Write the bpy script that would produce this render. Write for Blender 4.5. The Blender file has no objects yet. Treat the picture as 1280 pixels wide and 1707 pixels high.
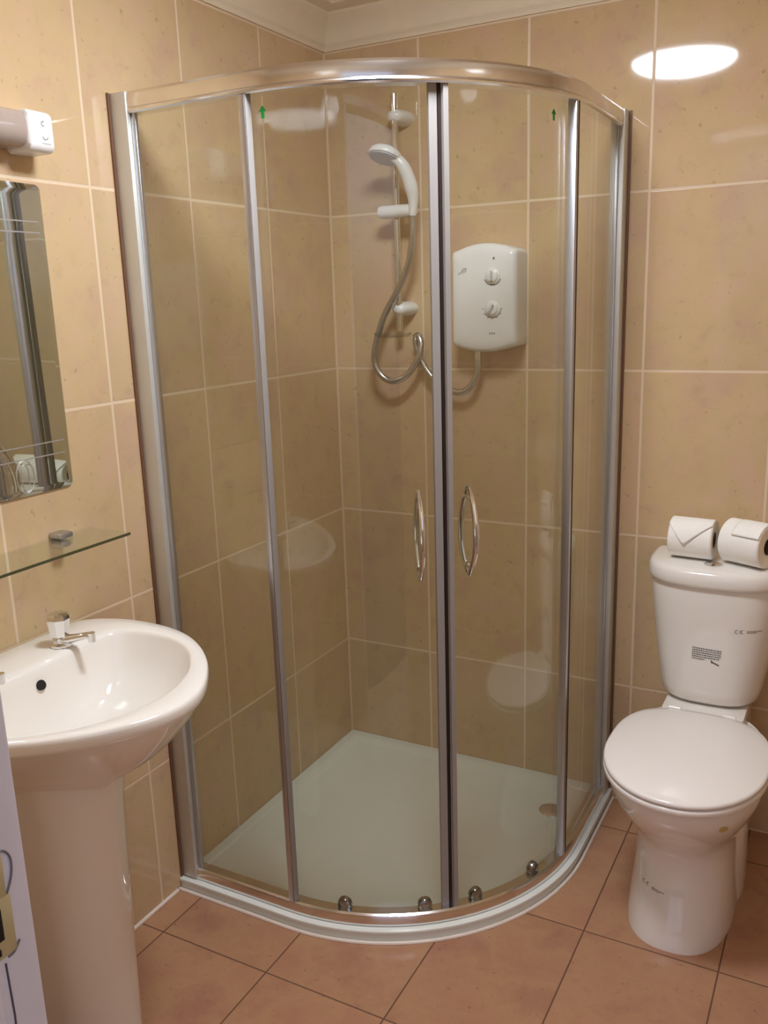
import bpy, bmesh, math, random
from mathutils import Vector, Matrix
from mathutils.bvhtree import BVHTree
PI = math.pi
sc = bpy.context.scene
COL = sc.collection
random.seed(4)

# ------------------------------------------------------------------ camera, light, exposure
cam_d = bpy.data.cameras.new('camera')
cam = bpy.data.objects.new('camera', cam_d); COL.objects.link(cam); sc.camera = cam
cam_d.sensor_fit = 'HORIZONTAL'; cam_d.sensor_width = 36.0
cam_d.lens = 1474.695 / 1280 * 36.0
cam_d.clip_start = 0.05
yaw, pitch, roll = -0.49700, -0.23480, -0.03150
f = Vector((math.sin(yaw)*math.cos(pitch), math.cos(yaw)*math.cos(pitch), math.sin(pitch)))
s0 = Vector((math.cos(yaw), -math.sin(yaw), 0)); u0 = s0.cross(f)
s = math.cos(roll)*s0 + math.sin(roll)*u0; u = -math.sin(roll)*s0 + math.cos(roll)*u0
M3 = Matrix((s, u, -f)).transposed()
cam.matrix_world = Matrix.Translation((1.41631, -2.34018, 1.43344)) @ M3.to_4x4()

sc.view_settings.view_transform = 'Standard'
sc.view_settings.look = 'None'
sc.view_settings.gamma = 1.0
sc.view_settings.use_curve_mapping = False
sc.view_settings.exposure = 0.82

W = bpy.data.worlds.new('hall_daylight'); sc.world = W; W.use_nodes = True
# cool daylight of the hall behind the camera: brighter above eye level, dim towards its floor
_n = W.node_tree.nodes; _l = W.node_tree.links
_tc = _n.new('ShaderNodeTexCoord'); _sx = _n.new('ShaderNodeSeparateXYZ'); _cr = _n.new('ShaderNodeValToRGB')
_l.new(_tc.outputs['Generated'], _sx.inputs[0]); _l.new(_sx.outputs[2], _cr.inputs[0]); _l.new(_cr.outputs[0], _n['Background'].inputs[0])
_e = _cr.color_ramp.elements; _e[0].position = 0.0; _e[0].color = (0.05, 0.05, 0.06, 1); _e[1].position = 0.10; _e[1].color = (0.66, 0.68, 0.86, 1)
_n['Background'].inputs[1].default_value = 0.72

LAMP_STRENGTH = 36.0
LAMP_COL = (0.91, 0.985, 1.08)

# ------------------------------------------------------------------ materials
def srgb(r, g, b):
    def c(v):
        v /= 255.0
        return v/12.92 if v <= 0.04045 else ((v+0.055)/1.055)**2.4
    return (c(r), c(g), c(b), 1.0)

def mat(name, col, rough=0.4, metal=0.0, coat=0.0, noise=0.0, nscale=20.0, bump=0.0, emit=None, estr=0.0, spec=0.5, sss=0.0):
    m = bpy.data.materials.new(name); m.use_nodes = True
    nt = m.node_tree; b = nt.nodes['Principled BSDF']
    b.inputs['Base Color'].default_value = col
    b.inputs['Roughness'].default_value = rough
    b.inputs['Metallic'].default_value = metal
    b.inputs['Coat Weight'].default_value = coat
    b.inputs['Coat Roughness'].default_value = 0.05
    b.inputs['Specular IOR Level'].default_value = spec
    if emit:
        b.inputs['Emission Color'].default_value = emit
        b.inputs['Emission Strength'].default_value = estr
    tc = nt.nodes.new('ShaderNodeTexCoord')
    nz = nt.nodes.new('ShaderNodeTexNoise'); nz.inputs['Scale'].default_value = nscale; nz.inputs['Detail'].default_value = 4
    nt.links.new(tc.outputs['Object'], nz.inputs['Vector'])
    if noise > 0:
        mx = nt.nodes.new('ShaderNodeMix'); mx.data_type = 'RGBA'; mx.blend_type = 'MULTIPLY'
        mr = nt.nodes.new('ShaderNodeMapRange'); mr.inputs[1].default_value = 0.3; mr.inputs[2].default_value = 0.7
        mr.inputs[3].default_value = 1.0-noise; mr.inputs[4].default_value = 1.0
        nt.links.new(nz.outputs['Fac'], mr.inputs[0])
        mx.inputs['Factor'].default_value = 1.0
        mx.inputs['A'].default_value = col
        nt.links.new(mr.outputs[0], mx.inputs['B'])
        nt.links.new(mx.outputs['Result'], b.inputs['Base Color'])
    if bump > 0:
        bp = nt.nodes.new('ShaderNodeBump'); bp.inputs['Strength'].default_value = bump; bp.inputs['Distance'].default_value = 0.001
        nt.links.new(nz.outputs['Fac'], bp.inputs['Height']); nt.links.new(bp.outputs[0], b.inputs['Normal'])
    return m

def tile_mat(name, ax_u, uo, pu, ax_v, vo, pv, colA, colB, colC, grout, gw, rough, edges=(), speck=0.5):
    """Glazed tiles laid on a world-space grid; edges = extra grout lines (axis, position)."""
    m = bpy.data.materials.new(name); m.use_nodes = True
    nt = m.node_tree; N = nt.nodes; L = nt.links; b = N['Principled BSDF']
    tc = N.new('ShaderNodeTexCoord'); sx = N.new('ShaderNodeSeparateXYZ'); L.new(tc.outputs['Object'], sx.inputs[0])
    def mth(op, a, c=None, d=None):
        n = N.new('ShaderNodeMath'); n.operation = op
        for i, v in enumerate((a, c, d)):
            if v is None: continue
            if isinstance(v, (int, float)): n.inputs[i].default_value = v
            else: L.new(v, n.inputs[i])
        return n.outputs[0]
    def grid(ax, o, p):
        t = mth('DIVIDE', mth('SUBTRACT', sx.outputs[ax], o), p)
        cell = mth('FLOOR', t)
        dist = mth('MULTIPLY', mth('ABSOLUTE', mth('SUBTRACT', mth('FRACT', mth('ADD', t, 0.5)), 0.5)), p)
        return cell, dist
    cu, du = grid(ax_u, uo, pu); cv, dv = grid(ax_v, vo, pv)
    d = mth('MINIMUM', du, dv)
    for ax, pos in edges:
        d = mth('MINIMUM', d, mth('ABSOLUTE', mth('SUBTRACT', sx.outputs[ax], pos)))
    mr = N.new('ShaderNodeMapRange'); mr.interpolation_type = 'SMOOTHSTEP'
    mr.inputs[1].default_value = gw*0.35; mr.inputs[2].default_value = gw*0.65; mr.inputs[3].default_value = 1; mr.inputs[4].default_value = 0
    L.new(d, mr.inputs[0])
    # per-tile offset so that the clouding differs from tile to tile
    cb = N.new('ShaderNodeCombineXYZ'); L.new(cu, cb.inputs[0]); L.new(cv, cb.inputs[1])
    wn = N.new('ShaderNodeTexWhiteNoise'); wn.noise_dimensions = '3D'; L.new(cb.outputs[0], wn.inputs['Vector'])
    va = N.new('ShaderNodeVectorMath'); va.operation = 'MULTIPLY_ADD'
    L.new(wn.outputs['Color'], va.inputs[0]); va.inputs[1].default_value = (7, 7, 7); L.new(tc.outputs['Object'], va.inputs[2])
    n1 = N.new('ShaderNodeTexNoise'); n1.inputs['Scale'].default_value = 5.5; n1.inputs['Detail'].default_value = 5; n1.inputs['Roughness'].default_value = 0.62
    L.new(va.outputs[0], n1.inputs['Vector'])
    n2 = N.new('ShaderNodeTexNoise'); n2.inputs['Scale'].default_value = 22; n2.inputs['Detail'].default_value = 6; n2.inputs['Roughness'].default_value = 0.65; n2.inputs['Distortion'].default_value = 0.6
    L.new(va.outputs[0], n2.inputs['Vector'])
    r1 = N.new('ShaderNodeValToRGB'); e = r1.color_ramp.elements
    e[0].position = 0.36; e[0].color = colA; e[1].position = 0.64; e[1].color = colC
    k = e.new(0.5); k.color = colB
    L.new(n1.outputs['Fac'], r1.inputs[0])
    r2 = N.new('ShaderNodeMapRange'); r2.inputs[1].default_value = 0.30; r2.inputs[2].default_value = 0.44; r2.inputs[3].default_value = 1.0-0.16*speck; r2.inputs[4].default_value = 1.0
    L.new(n2.outputs['Fac'], r2.inputs[0])
    r3 = N.new('ShaderNodeMapRange'); r3.inputs[3].default_value = 0.94; r3.inputs[4].default_value = 1.04
    L.new(wn.outputs['Value'], r3.inputs[0])
    k3 = mth('MULTIPLY', r2.outputs[0], r3.outputs[0])
    # fine dark pores
    n3 = N.new('ShaderNodeTexNoise'); n3.inputs['Scale'].default_value = 70; n3.inputs['Detail'].default_value = 3
    L.new(va.outputs[0], n3.inputs['Vector'])
    r4 = N.new('ShaderNodeMapRange'); r4.inputs[1].default_value = 0.24; r4.inputs[2].default_value = 0.34; r4.inputs[3].default_value = 0.72; r4.inputs[4].default_value = 1.0
    L.new(n3.outputs['Fac'], r4.inputs[0])
    k4 = mth('MULTIPLY', k3, r4.outputs[0])
    mx = N.new('ShaderNodeMix'); mx.data_type = 'RGBA'; mx.blend_type = 'MULTIPLY'; mx.inputs['Factor'].default_value = 1.0
    L.new(r1.outputs[0], mx.inputs['A']); L.new(k4, mx.inputs['B'])
    mg = N.new('ShaderNodeMix'); mg.data_type = 'RGBA'; L.new(mr.outputs[0], mg.inputs['Factor'])
    L.new(mx.outputs['Result'], mg.inputs['A']); mg.inputs['B'].default_value = grout
    L.new(mg.outputs['Result'], b.inputs['Base Color'])
    rr = mth('ADD', mth('MULTIPLY', mr.outputs[0], 0.5), rough); L.new(rr, b.inputs['Roughness'])
    bp = N.new('ShaderNodeBump'); bp.inputs['Strength'].default_value = 0.35; bp.inputs['Distance'].default_value = 0.0015; bp.invert = True
    L.new(mr.outputs[0], bp.inputs['Height'])
    b2 = N.new('ShaderNodeBump'); b2.inputs['Strength'].default_value = 0.02; b2.inputs['Distance'].default_value = 0.002
    L.new(n1.outputs['Fac'], b2.inputs['Height']); L.new(bp.outputs[0], b2.inputs['Normal'])
    L.new(b2.outputs[0], b.inputs['Normal'])
    return m

def glass_mat(name, tint, refl=1.0):
    m = bpy.data.materials.new(name); m.use_nodes = True
    nt = m.node_tree; N = nt.nodes; L = nt.links
    N.remove(N['Principled BSDF']); out = N['Material Output']
    tr = N.new('ShaderNodeBsdfTransparent'); tr.inputs[0].default_value = tint
    gl = N.new('ShaderNodeBsdfGlossy'); gl.inputs['Roughness'].default_value = 0.0; gl.inputs[0].default_value = (refl, refl, refl, 1)
    fr = N.new('ShaderNodeFresnel'); ge = N.new('ShaderNodeNewGeometry')
    mp = N.new('ShaderNodeMapRange'); mp.inputs[3].default_value = 1.5; mp.inputs[4].default_value = 1/1.5
    L.new(ge.outputs['Backfacing'], mp.inputs[0]); L.new(mp.outputs[0], fr.inputs['IOR'])
    mx = N.new('ShaderNodeMixShader'); L.new(fr.outputs[0], mx.inputs[0]); L.new(tr.outputs[0], mx.inputs[1]); L.new(gl.outputs[0], mx.inputs[2])
    L.new(mx.outputs[0], out.inputs[0])
    return m

GROUT = srgb(228, 204, 174)
TA, TB, TC = srgb(204, 171, 140), srgb(208, 180, 138), srgb(211, 178, 146)
M_wall_back = tile_mat('beige_tile_back', 0, 0.29506, 0.3113, 2, 0.35904, 0.4389, TA, TB, TC, GROUT, 0.0062, 0.055, edges=((0, 0.0), (2, 0.003)))
M_wall_left = tile_mat('beige_tile_left', 1, -0.31603, 0.3113, 2, 0.35904, 0.4389, TA, TB, TC, GROUT, 0.0062, 0.055, edges=((1, 0.0), (2, 0.003)))
M_floor = tile_mat('terracotta_floor_tile', 0, 0.366, 0.2945, 1, -0.584, 0.433, srgb(172, 124, 98), srgb(184, 140, 106), srgb(178, 130, 102), srgb(110, 72, 52), 0.0035, 0.22)
M_plaster = mat('cream_plaster', srgb(234, 220, 196), 0.6, noise=0.04)
M_ceiling = mat('ceiling_paint', srgb(226, 204, 178), 0.7, noise=0.05)
M_ceramic = mat('white_ceramic', srgb(240, 234, 226), 0.07, coat=0.3, noise=0.01)
M_seat = mat('white_seat_plastic', srgb(244, 238, 232), 0.14, noise=0.01)
M_tray = mat('white_tray_acrylic', srgb(232, 234, 226), 0.18, noise=0.02)
M_silicone = mat('white_silicone', srgb(236, 222, 208), 0.4, noise=0.05)
M_alu = mat('polished_aluminium', (0.80, 0.79, 0.78, 1), 0.15, metal=1.0, noise=0.03)
M_satin = mat('satin_aluminium', (0.56, 0.58, 0.63, 1), 0.34, metal=1.0, noise=0.03)
M_chrome = mat('chrome', (0.82, 0.82, 0.82, 1), 0.05, metal=1.0)
M_frame = mat('brushed_frame', (0.66, 0.65, 0.60, 1), 0.5, metal=0.6, noise=0.03)
M_gap = mat('brown_gap_shadow', srgb(118, 82, 58), 0.5, noise=0.1)  # shade of the gap beside the channels, put into a brown colour
M_rubber = mat('dark_seal', srgb(40, 22, 18), 0.5, noise=0.1)
M_seal = mat('grey_seal', srgb(152, 146, 142), 0.5, noise=0.03)
M_roller = mat('dark_chrome_roller', (0.33, 0.34, 0.33, 1), 0.15, metal=1.0)
M_green = mat('green_sticker', srgb(10, 130, 50), 0.5)
M_glass = glass_mat('shower_glass', (0.938, 0.955, 0.928, 1))
M_shelfglass = glass_mat('shelf_glass', (0.93, 0.965, 0.94, 1))
M_glassedge = mat('glass_edge_green', srgb(78, 78, 50), 0.15, noise=0.1)
M_clear = glass_mat('clear_plastic', (0.975, 0.975, 0.965, 1), 0.5)
M_plastic = mat('white_plastic', srgb(236, 234, 232), 0.22, noise=0.01)
M_plastic_g = mat('light_grey_plastic', srgb(196, 196, 196), 0.3, noise=0.02)
M_print = mat('grey_print', srgb(92, 88, 84), 0.6)
M_print_l = mat('pale_grey_print', srgb(150, 146, 142), 0.6)
M_print_m = mat('mid_grey_print', srgb(120, 112, 106), 0.6)
M_black = mat('black_void', srgb(14, 10, 8), 0.7)
M_hose = mat('steel_hose', (0.62, 0.61, 0.6, 1), 0.25, metal=1.0)
M_paper = mat('tissue_paper', srgb(252, 248, 240), 0.9, noise=0.03, nscale=90, bump=0.3)
M_card = mat('cardboard', srgb(112, 92, 74), 0.9, noise=0.1)
M_mirror = mat('mirror_silver', (0.80, 0.83, 0.80, 1), 0.01, metal=1.0)
M_bevel = mat('mirror_bevel', (0.62, 0.63, 0.60, 1), 0.08, metal=1.0)
M_etch = mat('etched_frost', (0.50, 0.48, 0.46, 1), 0.45, metal=0.6)
M_lens = mat('smoky_lens', srgb(176, 158, 148), 0.12, noise=0.04, nscale=8)
M_jamb = mat('white_gloss_paint', srgb(228, 224, 232), 0.35, noise=0.06, nscale=14, bump=0.3)
M_brass = mat('painted_brass', srgb(204, 192, 146), 0.4, metal=0.2, noise=0.15)
M_yellow = mat('yellow_dot', srgb(206, 186, 120), 0.6)
M_dome = mat('lamp_dome', (1, 1, 1, 1), 0.3, emit=(LAMP_COL[0], LAMP_COL[1], LAMP_COL[2], 1), estr=LAMP_STRENGTH)

# ------------------------------------------------------------------ helpers
def link(name, me, m=None, parent=None):
    o = bpy.data.objects.new(name, me); COL.objects.link(o)
    if m is not None:
        for q in (m if isinstance(m, (list, tuple)) else [m]): me.materials.append(q)
    if parent is not None: o.parent = parent
    return o

def obj(name, bm, m, parent=None, smooth=True, angle=40, recalc=True):
    if recalc: bmesh.ops.recalc_face_normals(bm, faces=bm.faces[:])
    if smooth:
        for fc in bm.faces: fc.smooth = True
        for e in bm.edges:
            if len(e.link_faces) == 2 and e.calc_face_angle(0) > math.radians(angle): e.smooth = False
    me = bpy.data.meshes.new(name); bm.to_mesh(me); bm.free()
    return link(name, me, m, parent)

def thing(name, label, cat, loc=(0, 0, 0), rz=0, group=None):
    o = bpy.data.objects.new(name, None); COL.objects.link(o); o.empty_display_size = 0.05
    o.location = loc; o.rotation_euler = (0, 0, rz); o['label'] = label; o['category'] = cat
    if group: o['group'] = group
    return o

def struct(o): o['kind'] = 'structure'; return o

def box(bm, x0, x1, y0, y1, z0, z1, bev=0.0, seg=2, mtx=None):
    r = bmesh.ops.create_cube(bm, size=1.0)
    vs = r['verts']
    for v in vs:
        v.co = Vector(((x0+x1)/2 + v.co.x*(x1-x0), (y0+y1)/2 + v.co.y*(y1-y0), (z0+z1)/2 + v.co.z*(z1-z0)))
    if bev > 0:
        es = list({e for v in vs for e in v.link_edges})
        r2 = bmesh.ops.bevel(bm, geom=es, offset=bev, segments=seg, affect='EDGES', profile=0.5)
        vs = list({v for v in r2['verts']} | {v for v in vs if v.is_valid})
    if mtx is not None:
        for v in vs:
            if v.is_valid: v.co = mtx @ v.co
    return vs

def loft(bm, rings, cap0=True, cap1=True, closed=True):
    vr = [[bm.verts.new(p) for p in r] for r in rings]
    n = len(vr[0])
    for a, b in zip(vr, vr[1:]):
        for i in range(n if closed else n-1):
            j = (i+1) % n
            bm.faces.new((a[i], a[j], b[j], b[i]))
    if cap0: bm.faces.new(list(reversed(vr[0])))
    if cap1: bm.faces.new(vr[-1])
    return vr

def catmull(pts, k=8):
    P = [Vector(p) for p in pts]; P = [2*P[0]-P[1]] + P + [2*P[-1]-P[-2]]
    out = []
    for i in range(1, len(P)-2):
        for j in range(k):
            t = j/k
            out.append(0.5*((2*P[i]) + (P[i+1]-P[i-1])*t + (2*P[i-1]-5*P[i]+4*P[i+1]-P[i+2])*t*t + (3*P[i]-P[i-1]-3*P[i+1]+P[i+2])*t**3))
    out.append(P[-2]); return out

def tube(bm, pts, rad, n=12, flat=1.0, ribs=False):
    P = [Vector(p) for p in pts]; rings = []
    up = Vector((0, 0, 1)); t0 = (P[1]-P[0]).normalized()
    if abs(t0.dot(up)) > 0.9: up = Vector((1, 0, 0))
    nrm = (up - t0*up.dot(t0)).normalized()
    for i, p in enumerate(P):
        t = (P[min(i+1, len(P)-1)] - P[max(i-1, 0)]).normalized()
        nrm = (nrm - t*nrm.dot(t)).normalized(); bi = t.cross(nrm)
        r = rad[i] if isinstance(rad, (list, tuple)) else rad
        if ribs and i % 2: r *= 0.86
        rings.append([p + nrm*math.cos(2*PI*k/n)*r + bi*math.sin(2*PI*k/n)*r*flat for k in range(n)])
    loft(bm, rings)

def lathe(bm, prof, n=32, mtx=None):
    """prof = (radius, height) pairs, turned about local z"""
    rings = []
    for r, z in prof:
        ring = [Vector((max(r, 1e-5)*math.cos(2*PI*k/n), max(r, 1e-5)*math.sin(2*PI*k/n), z)) for k in range(n)]
        if mtx is not None: ring = [mtx @ p for p in ring]
        rings.append(ring)
    loft(bm, rings)

def aim(loc, d, upv=Vector((0, 0, 1))):
    z = Vector(d).normalized()
    if abs(z.dot(upv)) > 0.99: upv = Vector((1, 0, 0))
    x = upv.cross(z).normalized(); y = z.cross(x)
    m = Matrix((x, y, z)).transposed().to_4x4(); m.translation = Vector(loc); return m

def lerp_tab(tab, t):
    for (a, va), (b, vb) in zip(tab, tab[1:]):
        if t <= b: return va + (vb-va)*(t-a)/(b-a)
    return tab[-1][1]

def decal(name, polys, target, m, parent, axis='y', off=0.0004, base=0.0):
    """thin print: 2-D strips (x,z) cast along +y (or -x ...) on to the surface of target (all in world space)"""
    me = target.data
    bvh = BVHTree.FromPolygons([v.co[:] for v in me.vertices], [p.vertices[:] for p in me.polygons])
    bm = bmesh.new()
    for poly in polys:
        vs = []
        for a, c in poly:
            if axis == 'y': org, d = Vector((a, -1.5, c)), Vector((0, 1, 0))
            else: org, d = Vector((1.0, a, c)), Vector((-1, 0, 0))
            hit = bvh.ray_cast(org, d)[0]
            if hit is None: vs = None; break
            vs.append(hit - d*off)
        if vs: bm.faces.new([bm.verts.new(v) for v in vs])
    return obj(name, bm, m, parent, smooth=False)

def stroke(x0, z0, x1, z1, w):
    d = Vector((x1-x0, z1-z0)); n = Vector((-d.y, d.x)).normalized()*w/2
    return [(x0-n.x, z0-n.y), (x1-n.x, z1-n.y), (x1+n.x, z1+n.y), (x0+n.x, z0+n.y)]

def arcstroke(cx, cz, r, a0, a1, w, n=8):
    out = []
    for i in range(n):
        p, q = math.radians(a0+(a1-a0)*i/n), math.radians(a0+(a1-a0)*(i+1)/n)
        out.append([(cx+(r-w/2)*math.cos(p), cz+(r-w/2)*math.sin(p)), (cx+(r-w/2)*math.cos(q), cz+(r-w/2)*math.sin(q)),
                    (cx+(r+w/2)*math.cos(q), cz+(r+w/2)*math.sin(q)), (cx+(r+w/2)*math.cos(p), cz+(r+w/2)*math.sin(p))])
    return out

# ------------------------------------------------------------------ the room
RX, RY, RZ = 1.62, -1.93, 2.222
def slab(name, a, m):
    bm = bmesh.new(); box(bm, *a); return struct(obj(name, bm, m, smooth=False))
slab('floor', (-0.1, RX+0.1, -2.06, 0.1, -0.1, 0.0), M_floor)
slab('wall_left', (-0.1, 0.0, -2.05, 0.1, 0.0, RZ+0.1), M_wall_left)
slab('wall_back', (0.0, RX+0.1, 0.0, 0.1, 0.0, RZ+0.1), M_wall_back)
slab('wall_right', (RX, RX+0.1, -2.05, 0.0, 0.0, RZ+0.1), M_wall_left)
slab('ceiling', (-0.1, RX+0.1, -2.05, 0.1, RZ, RZ+0.1), M_ceiling)
# front wall with the open doorway the photograph is taken through
DX0, DX1, DZ = 0.8200, 1.61, 2.03
bm = bmesh.new()
box(bm, 0.0, DX0, -2.05, RY, 0, RZ); box(bm, DX0, RX, -2.05, RY, DZ+0.03, RZ)
struct(obj('wall_front', bm, M_wall_back, smooth=False))
# painted door frame: jamb with rebate and stop, and head
bm = bmesh.new()
box(bm, DX0, 0.8500, -1.9705, -1.925, 0, DZ, 0.002)
box(bm, DX0, 0.8630, -2.06, -1.9715, 0, DZ, 0.002)
box(bm, DX0, RX, -2.06, -1.925, DZ, DZ+0.03, 0.002)
jamb = struct(obj('door_1', bm, M_jamb, angle=30))
jamb['label'] = 'white painted door frame at the left edge with a brass strike plate'
bm = bmesh.new(); box(bm, 0.8495, 0.8515, -1.969, -1.944, 0.932, 0.984, 0.0008); box(bm, 0.8495, 0.8517, -1.969, -1.947, 0.9835, 1.020, 0.0008)
sp = obj('strike_plate', bm, M_brass, jamb)
bm = bmesh.new(); box(bm, 0.8510, 0.8522, -1.968, -1.9545, 0.948, 0.976, 0.0004); box(bm, 0.8510, 0.8522, -1.966, -1.959, 0.936, 0.942, 0.0004)
obj('bolt_hole', bm, M_black, sp)
bm = bmesh.new()
pts = [Vector((0.8504, -1.9560+0.0012*math.sin(i*1.7), 0.926-0.05*i)) for i in range(18)]
tube(bm, pts, 0.0008, 6)
obj('paint_crack', bm, mat('crack_dirt', srgb(84, 72, 78), 0.8), jamb)
bm = bmesh.new()
tube(bm, catmull([(0.8508, -1.950, 1.022), (0.8508, -1.944, 1.021), (0.8510, -1.939, 1.012), (0.8510, -1.940, 0.998), (0.8508, -1.946, 0.984)], 4), 0.0009, 6)
tube(bm, catmull([(0.8508, -1.953, 0.930), (0.8508, -1.947, 0.931), (0.8510, -1.941, 0.938)], 4), 0.0009, 6)
obj('chipped_paint', bm, mat('chip_grey', srgb(120, 110, 112), 0.8), jamb)

# cornice: stepped plaster cove all round
CP = [(0.0, 2.117), (0.006, 2.117), (0.009, 2.127), (0.013, 2.130), (0.014, 2.140), (0.020, 2.160), (0.034, 2.182), (0.050, 2.194), (0.052, 2.202), (0.070, 2.206), (0.084, 2.210), (0.086, 2.2165), (0.100, 2.2175), (0.102, 2.222)]
bm = bmesh.new()
rings = []
for d, z in CP:
    rings.append([(d, -d, z), (RX-d, -d, z), (RX-d, RY+d, z), (d, RY+d, z)])
vr = [[bm.verts.new(p) for p in r] for r in rings]
for a, b in zip(vr, vr[1:]):
    for i in range(4):
        j = (i+1) % 4; bm.faces.new((a[i], a[j], b[j], b[i]))
struct(obj('trim_1', bm, M_plaster, angle=50))
# silicone beads where floor and wall meet
bm = bmesh.new(); tube(bm, [(0.002, -0.885, 0.002), (0.002, -1.92, 0.002)], 0.005, 8)
struct(obj('trim_2', bm, M_silicone))

# ------------------------------------------------------------------ ceiling light
t = thing('ceiling_light', 'round glowing dome light fixed to the ceiling in the middle of the room', 'ceiling light', (0.79, -1.06, RZ))
bm = bmesh.new(); lathe(bm, [(0.0, 0.0), (0.178, 0.0), (0.178, -0.018), (0.172, -0.024), (0.0, -0.024)], 48)
obj('base', bm, M_plastic, t)
bm = bmesh.new(); lathe(bm, [(0.0, -0.022)] + [(0.168*math.cos(a*PI/2/10), -0.024-0.040*math.sin(a*PI/2/10)) for a in range(11)], 48)
obj('dome', bm, M_dome, t)

# ------------------------------------------------------------------ shower tray
def qpath(side, inset=0.0, x_start=0.0, arc=28):
    """quadrant outline: front straight, arc, right straight; side = distance of the straights from the walls"""
    c = 0.325; R = side - c
    P = [(x_start, -side), ((x_start+c)/2, -side), (c, -side)]
    for i in range(1, arc): 
        a = -PI/2 + (PI/2)*i/arc; P.append((c+R*math.cos(a), -c+R*math.sin(a)))
    P += [(side, -c), (side, -(c+x_start)/2), (side, -x_start)]
    return P
t = thing('shower_tray', 'white quadrant shower tray on the tiled floor in the corner', 'shower tray', (0, 0, 0))
bm = bmesh.new()
def tring(side, z, g=0.001):
    return [Vector((x, y, z)) for x, y in qpath(side, 0, g)] + [Vector((g, -g, z))]
def iring(side, z, g):
    pts = qpath(side, 0, g); return [Vector((x, y, z)) for x, y in pts] + [Vector((g, -g, z))]
rings = [tring(0.872, 0.0), tring(0.869, 0.020), tring(0.8735, 0.0215), tring(0.8745, 0.025), tring(0.8735, 0.0285), tring(0.870, 0.030), tring(0.862, 0.0305),
         iring(0.818, 0.0305, 0.022), iring(0.812, 0.029, 0.028), iring(0.800, 0.020, 0.042), iring(0.790, 0.0165, 0.052), iring(0.60, 0.0150, 0.15)]
loft(bm, rings)
obj('tray', bm, M_tray, t, angle=50)
bm = bmesh.new(); lathe(bm, [(0.0, 0.0), (0.034, 0.0), (0.035, 0.004), (0.030, 0.007), (0.012, 0.009), (0.0, 0.009)], 32, Matrix.Translation((0.744, -0.165, 0.0155)))
obj('waste_cover', bm, M_chrome, t)
bm = bmesh.new()
pp = [Vector((x, y, 0.0015)) for x, y in qpath(0.877, 0, 0.002)]
tube(bm, pp, 0.0045, 8); obj('silicone_bead', bm, M_silicone, t)

# ------------------------------------------------------------------ shower enclosure
enc = thing('shower_enclosure', 'curved glass quadrant shower enclosure with silver frame in the corner', 'shower enclosure', (0, 0, 0))
def arcpts(R, a0, a1, n=24):
    return [(0.325+R*math.cos(math.radians(a0+(a1-a0)*i/n)), -0.325+R*math.sin(math.radians(a0+(a1-a0)*i/n))) for i in range(n+1)]
def offs(path, d):
    """offset a plan polyline towards the wall corner side by d"""
    out = []
    for i, p in enumerate(path):
        a = Vector(path[max(i-1, 0)]); b = Vector(path[min(i+1, len(path)-1)]); tt = (b-a).normalized()
        n = Vector((-tt.y, tt.x)); out.append((p[0]+n.x*d, p[1]+n.y*d))
    return out
def sweep(bm, path, prof):
    """prof = (inset, z) loop swept along plan path"""
    cols = [offs(path, d) for d, z in prof]
    rings = [[Vector((cols[k][i][0], cols[k][i][1], prof[k][1])) for k in range(len(prof))] for i in range(len(path))]
    loft(bm, rings)
def seg_path(p0, p1, n=2): return [(p0[0]+(p1[0]-p0[0])*i/n, p0[1]+(p1[1]-p0[1])*i/n) for i in range(n+1)]
full = qpath(0.86, 0, 0.028)
bm = bmesh.new(); sweep(bm, full, [(0.0, 1.825), (-0.001, 1.828), (0.0, 1.831), (0.0015, 1.832), (0.0, 1.833), (-0.001, 1.845), (0.0, 1.858), (0.005, 1.864), (0.012, 1.866), (0.034, 1.866), (0.038, 1.862), (0.038, 1.824), (0.034, 1.822), (0.004, 1.822)])
obj('header_rail', bm, M_alu, enc, angle=25)
bm = bmesh.new(); sweep(bm, full, [(0.0, 0.033), (0.0, 0.052), (0.002, 0.058), (0.007, 0.061), (0.030, 0.061), (0.034, 0.058), (0.034, 0.0315), (0.002, 0.031)])
obj('bottom_rail', bm, M_alu, enc, angle=25)
# wall channels
for side in (0, 1):
    bm = bmesh.new()
    if side == 0:
        box(bm, 0.0005, 0.046, -0.864, -0.830, 0.034, 1.864, 0.0025)
    else:
        box(bm, 0.830, 0.864, -0.046, -0.0005, 0.034, 1.864, 0.0025)
    ch = obj('wall_channel', bm, M_frame, enc)
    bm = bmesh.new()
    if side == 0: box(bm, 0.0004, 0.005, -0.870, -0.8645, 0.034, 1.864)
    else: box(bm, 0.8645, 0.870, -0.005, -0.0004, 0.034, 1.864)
    obj('gap_shadow_strip', bm, M_gap, ch)  # thin strip coloured as the dark shadow gap between wall and channel
    bm = bmesh.new()
    if side == 0: box(bm, 0.046, 0.057, -0.852, -0.842, 0.058, 1.823, 0.002)
    else: box(bm, 0.842, 0.852, -0.057, -0.046, 0.058, 1.823, 0.002)
    obj('glazing_seal', bm, M_satin, ch)
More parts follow.
